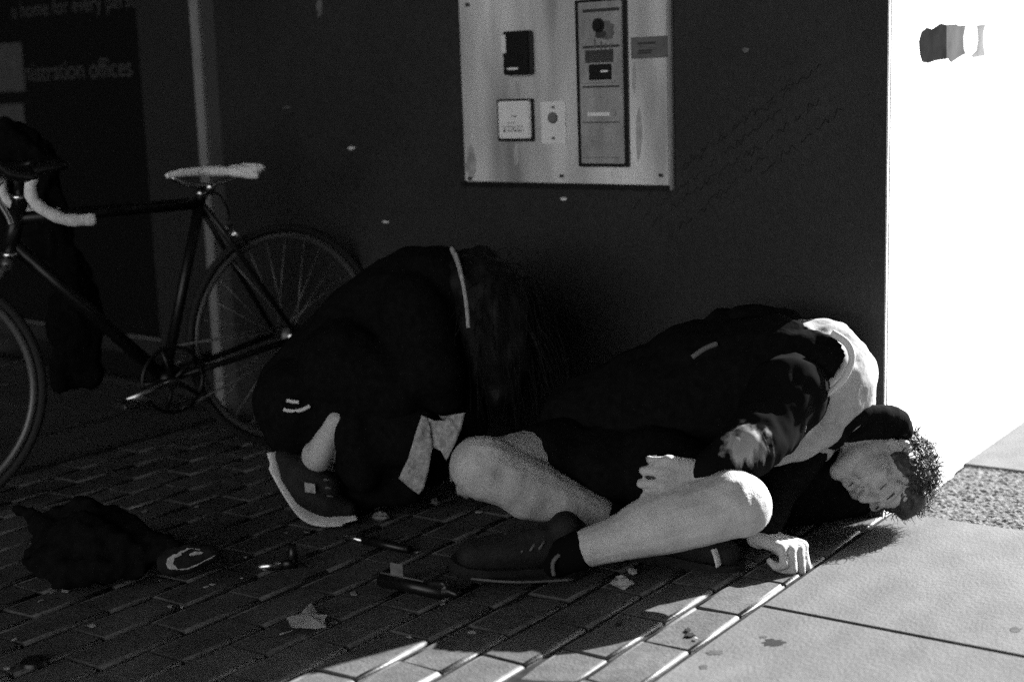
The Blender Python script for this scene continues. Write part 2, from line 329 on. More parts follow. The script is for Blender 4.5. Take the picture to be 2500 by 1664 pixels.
# ------------------------------------------------------------------ entry panel on the dark wall
def WB(name, x0, y0, x1, y1, d0, d1, m, parent, bev=.0015):
    a = wall(x0, y0, d1); b = wall(x1, y1, d1); return boxo(name, (min(a[0], b[0]), d0, min(a[1], b[1])), (max(a[0], b[0]), d1, max(a[1], b[1])), m, parent, WM, bev)
pn = empty('intercom_panel', 'steel entry panel with intercom and card reader on the dark wall', 'intercom panel', WM @ Vector((.75, 0, .75)))
a0 = wall(1124, 0); a1 = wall(1640, 452)
boxo('backing_plate', (a1[0], 0.0, a1[1]), (a0[0], .010, 1.42), 'steel', pn, WM, .003)
boxo('bottom_lip', (a1[0] - .002, .0, a1[1] - .012), (a0[0] + .012, .016, a1[1] - .001), 'plastic_k', pn, WM, .002)
boxo('side_trim', (a1[0] - .011, .0, a1[1] - .012), (a1[0] - .001, .013, 1.42), 'frame_l', pn, WM, .002)
ib = WB('intercom_frame', 1402, 2, 1534, 408, .011, .020, 'plastic_k', pn); ic = WB('intercom_face', 1410, 8, 1524, 400, .0195, .026, 'steel2', pn)
bm = bmesh.new(); c = wall(1462, 62, .026)
for rr, d in ((.017, .032), (.012, .036)):
    t = bmesh.new(); bmesh.ops.create_cone(t, cap_ends=True, segments=24, radius1=rr, radius2=rr, depth=.012); merge(bm, t, WM @ Matrix.Translation((c[0], d - .006, c[1])) @ Matrix.Rotation(rad(90), 4, 'X'))
under(bmo('camera_lens', bm, 'plastic_k'), ic)
def blot(name, cx, cy, rx, ry, d, m, parent, seed):
    rgb = random.Random(seed); pts = [wall(cx + rx * rgb.uniform(.7, 1) * math.cos(6.283 * j / 20), cy + ry * rgb.uniform(.7, 1) * math.sin(6.283 * j / 20), d) for j in range(20)]
    under(prismo(name, pts, d, d + .0005, m, None, LW), parent)
blot('soot_stain', 1482, 74, 20, 30, .0262, 'smudge', ic, 1); blot('soot_stain', 1466, 84, 16, 12, .0263, 'ink', ic, 2)
for k, x in enumerate((1452, 1468, 1478, 1490)): blot('soot_drip', x, 108 + 4 * k, 2.2, 16, .0262, 'smudge', ic, 5 + k)
drip = mat('grime_streak', .34, .8, .1, .3, 30)
for k, (x, y, w, h) in enumerate(((1262, 222, 9, 26), (1150, 400, 14, 50), (1560, 330, 8, 70), (1262, 378, 7, 34), (1548, 190, 5, 40))): blot('grime', x, y, w, h, .0102 + .0001 * k, drip, pn, 20 + k)
for k in range(6): WB('speaker_slot', 1428, 124 + k * 5.2, 1497, 125.5 + k * 5.2, .026, .0272, 'ink', ic, .0002)
WB('display', 1436, 158, 1492, 194, .026, .029, 'plastic_k', ic); WB('display_lip', 1424, 197, 1500, 201, .026, .031, 'steel2', ic, .0005)
WB('scratch', 1466, 172, 1484, 176, .029, .0295, 'plate', ic, 0)
for y in (24, 113, 211, 298, 384): WB('seam', 1422, y, 1512, y + 1.6, .026, .0266, 'ink', ic, 0)
WB('slot_cover', 1434, 275, 1500, 283, .026, .029, 'plate', ic, .0006); WB('latch', 1487, 272, 1502, 282, .026, .031, 'steel2', ic)
cr = WB('card_reader', 1224, 78, 1292, 182, .010, .034, 'plastic_k', pn, .004); WB('reader_label', 1223, 86, 1235, 130, .034, .0346, 'plate', cr, 0); WB('reader_light', 1238, 166, 1264, 170, .034, .0346, 'plate', cr, 0)
sp = WB('sign_plate', 1214, 248, 1294, 338, .010, .026, 'plate', pn, .003); WB('plate_rim', 1212, 243, 1303, 345, .010, .0175, 'plastic_k', sp)
rg = random.Random(2)
for y, xa, xb in ((265, 1240, 1248), (283, 1246, 1262), (299, 1240, 1258), (308, 1226, 1276), (314, 1230, 1270), (319, 1228, 1278)):
    x = xa
    while x < xb:
        w = rg.uniform(3, 8); WB('mark', x, y + rg.uniform(-1, 1), min(x + w, xb), y + rg.uniform(1.2, 3.2), .026, .0264, 'ink', sp, 0); x += w + rg.uniform(1, 4)
eb = WB('exit_button_plate', 1319, 249, 1382, 352, .010, .014, 'plate', pn); bm = bmesh.new(); c = wall(1350, 288, .014)
t = bmesh.new(); bmesh.ops.create_cone(t, cap_ends=True, segments=28, radius1=.0155, radius2=.014, depth=.006); merge(bm, t, WM @ Matrix.Translation((c[0], .016, c[1])) @ Matrix.Rotation(rad(90), 4, 'X') @ Matrix.Scale(-1, 4, (0, 0, 1)))
under(bmo('push_button', bm, 'smudge'), eb)
for y in (262, 338): WB('screw', 1346, y - 3, 1354, y + 3, .014, .0152, 'smudge', eb, .0004)
st = WB('label', 1540, 92, 1630, 140, .0102, .0108, mat('label_grey', .13, .8, .1, .25, 30), pn, 0)
for y, xa, xb in ((104, 1556, 1600), (112, 1562, 1606), (122, 1558, 1592), (128, 1556, 1590)): WB('mark', xa, y, xb, y + 3, .0108, .0111, 'ink' if y != 112 else 'smudge', st, 0)
for x, y in ((1146, 436), (1612, 428), (1370, 430), (1140, 12)): WB('bolt', x - 5, y - 4, x + 5, y + 4, .010, .0135, 'ink', pn, .001)

# ------------------------------------------------------------------ people: shared pieces
def hand(bm, wrist, f, n, side=1, sc=1.0, curl=(70, 80, 45), curls=None, thumb=(25, .6), spread=1.0):
    """wrist point, f = along the hand, n = where the palm faces; side=+1 puts the thumb on n x f"""
    f = Vector(f).normalized(); n = Vector(n); n = (n - f * n.dot(f)).normalized(); s = n.cross(f) * side; w = Vector(wrist)
    offs = (.031, .0105, -.0105, -.029); base = (.083, .088, .084, .074); ln = ((.043, .026, .021), (.047, .030, .022), (.043, .028, .021), (.034, .021, .019)); rr = (.0098, .0102, .0098, .0088)
    for k in range(4):
        kn = w + (f * base[k] + s * offs[k] * spread - n * .004) * sc
        cap(bm, w + s * offs[k] * .55 * sc + f * .008 * sc, .0165 * sc, kn, .0118 * sc)
        c = curls[k] if curls else curl; a = 0; p = kn
        for j in range(3):
            a += rad(c[j]); d = f * math.cos(a) + n * math.sin(a); q = p + d * ln[k][j] * sc; cap(bm, p, rr[k] * sc * (1.02 - .06 * j), q, rr[k] * sc * (.98 - .08 * j), 10, 4); p = q
    cap(bm, w + f * .02 * sc + s * .012 * sc + n * .006 * sc, .017 * sc, w + f * .062 * sc - s * .012 * sc + n * .005 * sc, .015 * sc)
    t0 = w + (f * .022 + s * .022 + n * .006) * sc; d = (f * .75 + s * .62 * (1 + thumb[1]) * .6 + n * .35).normalized(); t1 = t0 + d * .042 * sc
    cap(bm, t0, .0145 * sc, t1, .0115 * sc); d2 = (f * .9 + n * math.tan(rad(thumb[0])) + s * .05).normalized(); t2 = t1 + d2 * .032 * sc
    cap(bm, t1, .0112 * sc, t2, .0102 * sc); cap(bm, t2, .0102 * sc, t2 + (d2 + n * .35).normalized() * .023 * sc, .0088 * sc)
def head_parts(c, up, face):
    """builds a head; returns frame and dents. c = centre of skull, up = to the crown, face = where it looks"""
    up = Vector(up).normalized(); face = Vector(face); face = (face - up * face.dot(up)).normalized(); sd = face.cross(up)
    R = Matrix((sd, face, up)).transposed()
    def L(x, y, z): return Vector(c) + R @ Vector((x, y, z))
    def build(bm):
        ell(bm, L(0, -.012, .022), (.074, .094, .088), R); ell(bm, L(0, .030, -.02), (.061, .058, .085), R)
        cap(bm, L(.036, .035, -.075), .023, L(0, .074, -.094), .021); cap(bm, L(-.036, .035, -.075), .023, L(0, .074, -.094), .021)
        cap(bm, L(.055, -.005, -.045), .02, L(.036, .035, -.078), .022); cap(bm, L(-.055, -.005, -.045), .02, L(-.036, .035, -.078), .022)
        ell(bm, L(.037, .058, -.022), (.024, .022, .022), R); ell(bm, L(-.037, .058, -.022), (.024, .022, .022), R)   # cheeks
        cap(bm, L(.045, .068, .026), .012, L(.012, .081, .024), .012); cap(bm, L(-.045, .068, .026), .012, L(-.012, .081, .024), .012)   # brow
        cap(bm, L(0, .082, .012), .010, L(0, .106, -.026), .013); ell(bm, L(.014, .090, -.030), (.010, .012, .009), R); ell(bm, L(-.014, .090, -.030), (.010, .012, .009), R)
        cap(bm, L(-.016, .086, -.054), .0085, L(.016, .086, -.054), .0085); cap(bm, L(-.013, .084, -.066), .009, L(.013, .084, -.066), .009)
        for sx in (1, -1):
            ell(bm, L(.031 * sx, .070, .004), (.015, .012, .011), R)                                                # closed eye lid
            ell(bm, L(.080 * sx, -.016, .004), (.009, .019, .022), R); ell(bm, L(.079 * sx, -.010, -.020), (.008, .012, .014), R)
    dents = [(L(.030 * s, .083, .008), .015, (R @ Vector((0, -.010, 0)))) for s in (1, -1)] + [(L(0, .094, -.0605), .010, R @ Vector((0, -.007, 0)))] + [(L(.088 * s, -.008, -.002), .008, R @ Vector((-.007 * s, 0, 0))) for s in (1, -1)] + [(L(.030 * s, .06, -.055), .018, R @ Vector((-.003 * s, -.006, 0))) for s in (1, -1)] + [(L(.008 * s, .098, -.040), .007, R @ Vector((0, -.003, .004))) for s in (1, -1)] + \
            [(L(.016 * s, .092, .004), .010, R @ Vector((0, -.006, 0))) for s in (1, -1)]
    return L, R, build, dents
def strands(name, roots, m, parent, seglen, nseg, rad0, gravity, curl, rg, n=4):
    """hair: thin bent tubes growing from (point, normal) roots"""
    bm = bmesh.new()
    for p, nrm in roots:
        p = Vector(p); d = Vector(nrm).normalized(); pts = [p]; ax = Vector((rg.gauss(0, 1), rg.gauss(0, 1), rg.gauss(0, 1))).normalized()
        for k in range(nseg):
            d = (d + Vector(gravity) + ax.cross(d) * curl + Vector((rg.gauss(0, .08), rg.gauss(0, .08), rg.gauss(0, .08)))).normalized(); p = p + d * seglen; pts.append(p)
        tube(bm, pts, [rad0 * (1 - .75 * k / nseg) for k in range(nseg + 1)], n)
    return bmo(name, bm, m, parent, True)
def shoe(name, parent, heel, toe, upv, um, sm, L=.27, trim=None, wid=.047):
    heel, toe = Vector(heel), Vector(toe); x = (toe - heel).normalized(); z = Vector(upv); z = (z - x * z.dot(x)).normalized(); y = z.cross(x)
    Mx = Matrix(((x.x, y.x, z.x, heel.x), (x.y, y.y, z.y, heel.y), (x.z, y.z, z.z, heel.z), (0, 0, 0, 1))); k = L / .27
    def T(a, b, c): return Mx @ Vector((a * k, b * k, c * k))
    def bu(bm):
        chain(bm, [(T(.035, 0, .055), .037 * k), (T(.10, 0, .05), .038 * k), (T(.165, .002, .042), .039 * k), (T(.225, .003, .034), .034 * k)])
        chain(bm, [(T(.038, 0, .06), .034 * k), (T(.05, 0, .095), .033 * k)]); cap(bm, T(.09, 0, .075), .028 * k, T(.17, 0, .058), .022 * k)
    s = blob(name, bu, um, parent, .006, 4)
    out = [(.0, 0), (.006, .022), (.03, .034), (.09, .033), (.15, .040), (.20, .043), (.24, .034), (.262, .015), (.27, -.004), (.255, -.026), (.22, -.039), (.16, -.036), (.09, -.030), (.03, -.032), (.006, -.022)]
    so = prismo('sole', [(a * k, b * k * wid / .043) for a, b in out], -.001 * k, .025 * k, sm, None, Mx); under(so, s)
    if trim:
        for j in range(4):
            a = .10 + .022 * j; under(tubeo('lace', [T(a, -.022, .079 - .19 * (a - .1)), T(a, 0, .092 - .19 * (a - .1)), T(a, .022, .079 - .19 * (a - .1))], .0032 * k, trim, None, 6), s)
    return s, T

# ------------------------------------------------------------------ the person folded over on the right
pm = empty('person', 'person sitting cross-legged in shorts, slumped sideways with head near the ground', 'person', G(1560, 1330))
K_L, K_R = P(1185, 1142, 3.03), P(1784, 1228, 2.83)                # knees (picture left, picture right)
A_L, A_R = P(1500, 1272, 3.10), P(1405, 1345, 2.92)                # ankles
HIPL, HIPR = P(1470, 1110, 3.30), P(1560, 1120, 3.24)
PEL = P(1520, 1075, 3.29); SP1 = P(1660, 985, 3.24); SP2 = P(1820, 935, 3.18); SP3 = P(1990, 930, 3.14); NECK = P(2075, 1010, 3.18)
HC = P(2152, 1143, 3.22)
h_up = RT * .86 - UP * .50 + fw * .05; h_face = -RT * .42 - UP * .62 - fw * .68
L_, R_, headb, dents = head_parts(HC, h_up, h_face)
SHN, SHF = P(1925, 985, 3.02), P(2010, 1000, 3.20)                  # near and far shoulder
EL_N = P(1822, 1098, 2.90); WR_N = P(1722, 1160, 2.86)             # near arm
EL_F = P(1890, 1180, 3.12); WR_F = P(1852, 1308, 3.02)             # far arm, hand on the ground
def bodyb(bm):
    chain(bm, [(PEL, .13), (SP1, .125), (SP2, .125), (SP3, .115), (NECK, .055), (L_(0, -.03, -.06), .052)])
    for hip, kn, an, hl in ((HIPL, K_L, A_L, P(1560, 1318, 3.06)), (HIPR, K_R, A_R, P(1330, 1370, 2.96))):
        chain(bm, [(hip, .088), (hip.lerp(kn, .6), .074), (kn, .058)])
        d = an - kn; DN = Vector((0, 0, -1)); rs_ = (.070, .063, .058, .045, .034) if kn is K_L else (.069, .066, .061, .047, .037)
        chain(bm, list(zip([kn, kn + d * .22, kn + d * .42, kn + d * .72, an], rs_))); chain(bm, [(kn + d * .12 + DN * .008, .054), (kn + d * .32 + DN * .022, .053), (kn + d * .55 + DN * .012, .045)] if kn is K_L else [(kn + d * .20 + UP * .010, .058), (kn + d * .40 + UP * .020, .054), (kn + d * .60 + UP * .012, .046)]); cap(bm, an, .034, hl, .03)
    ell(bm, K_R + RT * .020 - UP * .004, (.062, .062, .064)); ell(bm, K_L - RT * .014 + UP * .004, (.062, .062, .064))
    chain(bm, [(SHN, .062), (EL_N, .046), (WR_N, .029)]); chain(bm, [(SHF, .062), (EL_F, .045), (WR_F, .029)])
    hand(bm, WR_N - RT * .004, -RT * 1 - UP * .05 - fw * .12, fw * .9 - RT * .25 + UP * .05, side=-1, curls=((38, 88, 60), (42, 88, 60), (38, 88, 60), (24, 70, 50)), thumb=(30, .4), sc=.98, spread=1.25)
    hand(bm, WR_F + RT * .002, RT * .66 - UP * .22 - fw * .62, -UP * .85 - RT * .30 + fw * .30, side=-1, curls=((66, 84, 55), (70, 84, 55), (70, 84, 55), (64, 84, 55)), thumb=(30, .3), sc=1.02, spread=1.12)
    headb(bm)
body = blob('body', bodyb, 'skin', pm, .0042, 3, wr=.0014, wsc=34, ops=dents + [(K_L - fw * .062 + UP * .030 - RT * .005, .020, fw * .007), (K_L - fw * .062 - UP * .032 - RT * .012, .022, fw * .008), (K_L - fw * .060 + RT * .035 - UP * .01, .020, fw * .006),
    (K_R - fw * .062 - RT * .034 + UP * .008, .022, fw * .007), (K_R - fw * .062 - UP * .034, .022, fw * .007), (K_R - fw * .064 + UP * .03 - RT * .005, .016, fw * .005), (K_R.lerp(A_R, .45) - fw * .058 - UP * .012, .035, fw * .005), (K_L.lerp(A_L, .5) - fw * .055 - UP * .02, .035, fw * .006)])
# clothes
shorts = blob('shorts', lambda bm: [chain(bm, [(PEL, .145), (SP1.lerp(PEL, .6), .14)]), chain(bm, [(HIPL, .105), (HIPL.lerp(K_L, .52), .092)]), chain(bm, [(HIPR, .108), (HIPR.lerp(K_R, .66), .086)]), ell(bm, P(1450, 1130, 3.2), (.16, .13, .09))], 'black', pm, .011, 4, wr=.006)
under(tubeo('sunlit_rim', spline([P(1690, 1187, 2.852), P(1740, 1176, 2.846), P(1785, 1172, 2.85), P(1830, 1172, 2.87)], 5), .0022, 'piping', None, 6), shorts)  # pale strip painting the sunlit upper rim of thigh and knee
tee = blob('shirt', lambda bm: [chain(bm, [(SP1, .122), (SP2, .126), (SP3, .136), (NECK.lerp(SP3, .35), .085)]), cap(bm, SHN, .075, SHN.lerp(EL_N, .25), .07), cap(bm, SHF, .075, SHF.lerp(EL_F, .4), .07), chain(bm, [(P(1800, 1100, 3.06), .035), (P(1900, 1078, 3.06), .05), (P(1960, 1056, 3.07), .058), (P(2010, 1020, 3.10), .06)])], 'shirt', pm, .008, 4, wr=.010, wsc=17)
JB = [(1700, 1150), (1790, 1098), (1880, 1058), (1958, 1000), (2004, 962), (2034, 940), (2059, 912), (2073, 875), (2063, 842), (2030, 817), (1985, 797), (1900, 760), (1900, 600)]
def jkeep(co):                                                     # open front: the cloth ends along this edge
    x, y = px_of(co); ins = False; pl = JB + [(1000, 600), (1000, 1400), (1600, 1400)]
    for (x0, y0), (x1, y1) in zip(pl, pl[1:] + pl[:1]):
        if (y0 > y) != (y1 > y) and x < (x1 - x0) * (y - y0) / (y1 - y0) + x0: ins = not ins
    return ins
jac = blob('jacket', lambda bm: [chain(bm, [(P(1450, 1050, 3.3), .13), (SP1, .150), (SP2, .150), (SP3, .148)]), ell(bm, P(1745, 895, 3.22), (.17, .15, .10)), ell(bm, P(1500, 1020, 3.34), (.14, .12, .07)), cap(bm, P(1770, 815, 3.22), .055, P(1930, 830, 3.2), .07)], 'black', pm, .010, 4, wr=.012, wsc=15, keep=jkeep, thick=.004)
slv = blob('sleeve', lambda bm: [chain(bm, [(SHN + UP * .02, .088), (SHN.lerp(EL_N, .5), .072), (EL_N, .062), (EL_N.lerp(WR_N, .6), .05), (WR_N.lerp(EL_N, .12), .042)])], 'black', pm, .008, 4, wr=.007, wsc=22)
slf = blob('sleeve', lambda bm: [chain(bm, [(SHF, .075), (EL_F, .06), (WR_F.lerp(EL_F, .08), .042)])], 'black', pm, .009, 4, wr=.006, wsc=20)
hump = blob('hood', lambda bm: [chain(bm, [(P(1755, 815, 3.2), .035), (P(1830, 800, 3.2), .055), (P(1900, 812, 3.19), .06)]), ell(bm, P(1790, 800, 3.2), (.035, .03, .028))], 'black', pm, .009, 3, wr=.008, wsc=25)
col = blob('collar', lambda bm: [chain(bm, [(p, .021) for p in spline([P(2035, 1075, 3.08), P(2085, 1020, 3.07), P(2150, 1008, 3.10), P(2195, 1020, 3.15), P(2208, 1050, 3.19)], 3)]), chain(bm, [(P(2062, 1052, 3.12), .026), (P(2110, 1036, 3.14), .034), (P(2160, 1034, 3.17), .034), (P(2188, 1044, 3.20), .028)])], 'black', pm, .007, 3, wr=.003, wsc=30)
# pale piping along the jacket opening
def onjac(px, py, up=.0):
    d = ray(px, py); best = None
    for a, ra, b, rb in ((SP1, .150, SP2, .150), (SP2, .150, SP3, .148), (SP3, .148, SP3 + (SP3 - SP2) * .01, .148)):
        for k in range(21):
            c = a.lerp(b, k / 20); r = ra + (rb - ra) * k / 20; oc = CAM - c; A = d.dot(d); B = oc.dot(d); D = B * B - A * (oc.dot(oc) - (r + up) ** 2)
            if D > 0:
                t = (-B - math.sqrt(D)) / A
                if best is None or t < best: best = t
    return CAM + d * best if best else CAM + d * 3.1
under(tubeo('piping', spline([onjac(2030, 812, .008), onjac(2068, 838, .008), onjac(2080, 874, .009), onjac(2066, 915, .009), onjac(2040, 945, .009), onjac(2012, 966, .008)], 6), [(.0085, .0045)] * 31, 'piping', None, 8), jac)
under(tubeo('piping', spline([onjac(1690, 872, .004), onjac(1722, 850, .004), onjac(1752, 838, .004)], 5), .006, 'dk2', None, 8), jac)  # grey strip standing in for shirt cloth poking out, not piping
# sunlit patch at the elbow, painted into the sleeve colour
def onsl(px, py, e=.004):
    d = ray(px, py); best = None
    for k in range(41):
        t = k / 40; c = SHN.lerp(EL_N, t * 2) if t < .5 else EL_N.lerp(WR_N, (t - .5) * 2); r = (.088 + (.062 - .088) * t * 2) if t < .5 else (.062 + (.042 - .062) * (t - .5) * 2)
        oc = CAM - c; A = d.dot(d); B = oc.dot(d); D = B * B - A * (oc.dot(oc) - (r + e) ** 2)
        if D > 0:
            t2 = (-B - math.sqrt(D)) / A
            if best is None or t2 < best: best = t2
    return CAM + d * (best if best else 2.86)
slm = bpy.data.materials.new('sleeve_sunlit_patch'); slm.use_nodes = True; n_ = slm.node_tree; bs_ = n_.nodes['Principled BSDF']; bs_.inputs['Roughness'].default_value = 1; bs_.inputs['Specular IOR Level'].default_value = .02
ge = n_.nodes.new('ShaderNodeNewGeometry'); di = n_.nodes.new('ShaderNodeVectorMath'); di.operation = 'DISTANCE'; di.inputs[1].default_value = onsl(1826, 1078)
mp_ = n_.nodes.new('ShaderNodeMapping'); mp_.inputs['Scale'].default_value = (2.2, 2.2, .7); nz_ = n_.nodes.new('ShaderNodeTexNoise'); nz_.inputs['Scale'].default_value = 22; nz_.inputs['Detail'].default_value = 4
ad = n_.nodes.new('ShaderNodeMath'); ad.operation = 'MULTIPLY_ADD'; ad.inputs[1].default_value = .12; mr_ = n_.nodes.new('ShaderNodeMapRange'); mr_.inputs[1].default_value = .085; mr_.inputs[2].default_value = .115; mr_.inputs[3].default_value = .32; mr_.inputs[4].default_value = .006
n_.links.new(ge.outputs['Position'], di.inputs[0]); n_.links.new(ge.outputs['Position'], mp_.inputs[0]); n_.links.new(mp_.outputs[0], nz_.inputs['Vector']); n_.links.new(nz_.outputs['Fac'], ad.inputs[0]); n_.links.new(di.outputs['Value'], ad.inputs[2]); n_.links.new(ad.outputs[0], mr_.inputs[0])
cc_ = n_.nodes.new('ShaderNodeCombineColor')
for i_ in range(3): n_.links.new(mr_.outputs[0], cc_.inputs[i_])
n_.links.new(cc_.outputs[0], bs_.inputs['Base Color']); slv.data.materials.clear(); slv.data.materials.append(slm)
# socks, shoes
for kn, an, q in ((K_L, A_L, P(1545, 1310, 3.07)), (K_R, A_R, P(1350, 1362, 2.96))):
    d = (kn - an).normalized(); blob('sock', lambda bm: chain(bm, [(an + d * .012, .042), (an, .041), (q, .043)]), 'sock', pm, .006, 3)
s1, T1 = shoe('shoe', pm, P(1428, 1392, 2.99), P(1130, 1392, 2.94), UP * .9 - fw * .35, 'dk', 'dk', .285, 'dk2')
under(tubeo('heel_loop', spline([T1(.012, -.038, .03), T1(.0, -.030, .075), T1(.03, -.034, .10), T1(.06, -.036, .095)], 5), .004, 'dk2', None, 6), s1)
under(tubeo('side_stripe', [T1(.055, -.041, .03), T1(.06, -.040, .05), T1(.062, -.037, .07)], (.010), 'dk2', None, 6), s1)
under(tubeo('heel_trim', spline([P(1352, 1404, 2.90), P(1350, 1372, 2.895), P(1372, 1350, 2.90), P(1402, 1352, 2.905), P(1412, 1380, 2.91)], 5), [(.005, .003)] * 21, 'dk2', None, 6), s1)
for k in range(4): under(tubeo('lace', [P(1250 + 22 * k, 1352 - 4 * k, 2.905), P(1262 + 22 * k, 1334 - 4 * k, 2.915), P(1276 + 22 * k, 1326 - 4 * k, 2.93)], .0026, 'dk2', None, 6), s1)
under(tubeo('sole_line', spline([P(1150, 1412, 2.90), P(1260, 1420, 2.885), P(1400, 1414, 2.92)], 6), .0028, 'dk2', None, 6), s1)
s2, T2 = shoe('shoe', pm, P(1520, 1345, 3.10), P(1745, 1385, 3.02), UP * .9 - fw * .3, 'dk', 'dk', .27)
under(tubeo('toe_band', spline([T2(.223, -.037, .026), T2(.219, -.036, .042), T2(.210, -.030, .058)], 5), [(.0035, .013)] * 11, 'sole', None, 8), s2)
# short curly hair
rg = random.Random(11); roots = []
while len(roots) < 5200:
    v = Vector((rg.gauss(0, 1), rg.gauss(0, 1), rg.gauss(0, 1))).normalized()
    if v.z < -.25 or (v.y > .62 and v.z < .62) or (v.y > .2 and v.z < .18 and abs(v.x) < .98) or (abs(v.x) > .8 and v.z < -.05 and v.y > -.2): continue
    roots.append((L_(v.x * .074, -.012 + v.y * .094, .022 + v.z * .088), R_ @ Vector((v.x * .8, v.y * .7, v.z))))
blob('scalp', lambda bm: [ell(bm, L_(0, -.020, .040), (.080, .096, .088), R_), ell(bm, L_(.062, .012, .030), (.022, .03, .045), R_), ell(bm, L_(-.062, .012, .030), (.022, .03, .045), R_), ell(bm, L_(0, .05, .085), (.05, .03, .025), R_)], 'hair', pm, .006, 2, wr=.006, wsc=60)
strands('hair', roots, 'hair', pm, .0052, 9, .0019, (0, 0, -.05), .8, rg)
for sx in (1, -1):
    tubeo('eyebrow', [L_(.050 * sx, .070, .020), L_(.034 * sx, .082, .026), L_(.014 * sx, .090, .022)], [(.0008, .0008), (.003, .0025), (.001, .001)], 'hair', pm, 6)
    tubeo('eyelash', spline([L_(.044 * sx, .072, .001), L_(.031 * sx, .0825, -.003), L_(.018 * sx, .079, .0)], 3), [.0003, .0008, .0012, .0013, .0012, .0008, .0003], 'hair', pm, 5)
tubeo('lip_line', spline([L_(-.022, .082, -.060), L_(0, .0925, -.0605), L_(.022, .082, -.060)], 3), [.0003, .0008, .0014, .0015, .0014, .0008, .0003], 'ink', pm, 5)

# ------------------------------------------------------------------ the person crouching on the left
pw = empty('person', 'person in black crouching with back bent and long dark hair hanging down', 'person', G(860, 1262))
wPEL = P(760, 970, 3.52); wSP = P(890, 850, 3.52); wSH = P(1020, 765, 3.48); wNK = P(1120, 735, 3.46); wHC = P(1200, 760, 3.45)
wL, wR, whead, wd = head_parts(wHC, RT * .55 - UP * .45 - fw * .3, -UP * .75 + RT * .35 + fw * .35)
wK1, wA1 = P(1010, 1060, 3.36), P(792, 1092, 3.40); wK2, wA2 = P(1040, 1110, 3.56), P(860, 1170, 3.60)
wH1, wH2 = P(740, 985, 3.45), P(790, 985, 3.60); wT1 = P(775, 1240, 3.36); wT2 = P(890, 1215, 3.55)
wE1, wW1 = P(1060, 900, 3.32), P(1080, 965, 3.36); wE2, wW2 = P(1110, 930, 3.5), P(1150, 1080, 3.42)
def wbody(bm):
    chain(bm, [(wPEL, .11), (wSP, .105), (wSH, .10), (wNK, .05), (wL(0, -.02, -.06), .05)])
    for h, k, a, t in ((wH1, wK1, wA1, wT1), (wH2, wK2, wA2, wT2)):
        chain(bm, [(h, .09), (h.lerp(k, .5), .075), (k, .055), (k.lerp(a, .4), .055), (a, .036)]); cap(bm, a + fw * .02, .030, t + fw * .03, .018)
    ell(bm, P(776, 1112, 3.37), (.039, .039, .040)); chain(bm, [(P(778, 1112, 3.36), .034), (P(797, 1072, 3.345), .030), (P(824, 1028, 3.33), .028)])
    for sh, e, w in ((wSH - fw * .11, wE1, wW1), (wSH + fw * .10, wE2, wW2)): chain(bm, [(sh, .055), (e, .042), (w, .027)])
    hand(bm, wW1, -UP, fw - RT * .2, 1, .9, (50, 60, 35)); hand(bm, wW2, -UP, fw, 1, .95, (30, 40, 25)); whead(bm)
blob('body', wbody, 'skin', pw, .007, 5, ops=wd)
tr = blob('trousers', lambda bm: [ell(bm, P(762, 985, 3.50), (.128, .13, .148)), chain(bm, [(wH1, .118), (wH1.lerp(wK1, .5), .10), (wK1, .078), (wK1.lerp(wA1, .5), .07), (wA1.lerp(wK1, .28), .055)]), chain(bm, [(wH2, .115), (wH2.lerp(wK2, .5), .10), (wK2, .08), (wK2.lerp(wA2, .5), .07), (wA2, .05)]),
     chain(bm, [(P(702, 1000, 3.44), .068), (P(700, 1060, 3.42), .055), (P(728, 1010, 3.36), .05)]), chain(bm, [(P(900, 1120, 3.42), .085), (P(1000, 1180, 3.42), .05), (P(880, 1200, 3.44), .045)]), chain(bm, [(P(870, 1050, 3.34), .055), (P(890, 1150, 3.36), .05)])], 'black', pw, .010, 4, wr=.006, wsc=14)
for q in ([(692, 999), (712, 1003), (737, 1000), (757, 990)], [(700, 977), (716, 980), (730, 981)]):
    under(tubeo('piping', spline([P(x, y, 3.315) for x, y in q], 4), [(.0045, .002)] * (4 * (len(q) - 1) + 1), 'piping', None, 6, flat=UP), tr)
blob('jacket', lambda bm: [chain(bm, [(P(748, 965, 3.52), .125), (P(830, 890, 3.52), .138), (P(920, 810, 3.52), .148), (P(1005, 752, 3.50), .143), (P(1062, 715, 3.47), .118)]), ell(bm, P(1020, 690, 3.48), (.10, .10, .09)),
     chain(bm, [(wSH - fw * .10, .09), (wE1.lerp(wSH, .4), .085), (wE1, .075), (wW1.lerp(wE1, .05), .055)]), chain(bm, [(wSH + fw * .1, .08), (wE2, .07), (wW2.lerp(wE2, .3), .055)]), chain(bm, [(P(850, 900, 3.40), .12), (P(960, 950, 3.36), .09)])], 'black', pw, .010, 5, wr=.008, wsc=11)
neck = tubeo('collar', spline([P(1102, 606, 3.40), P(1116, 634, 3.35), P(1128, 680, 3.31), P(1138, 735, 3.29), P(1144, 800, 3.28)], 6), [(.006 + .006 * math.sin(math.pi * min(1, i / 14)), .005) for i in range(25)], 'pale', pw, 8)
s3 = blob('shoe', lambda bm: [chain(bm, [(P(694, 1118, 3.40), .026), (P(716, 1165, 3.39), .038), (P(752, 1205, 3.38), .044), (P(800, 1232, 3.37), .036), (P(850, 1243, 3.37), .022)]), chain(bm, [(P(735, 1150, 3.39), .042), (P(800, 1190, 3.38), .034)])], 'dk', pw, .006, 3)
sp_ = spline([P(672, 1104, 3.40), P(684, 1138, 3.39), P(706, 1180, 3.38), P(728, 1216, 3.37), P(750, 1246, 3.36), P(772, 1260, 3.355), P(804, 1264, 3.355), P(838, 1261, 3.36), P(864, 1254, 3.37)], 4)
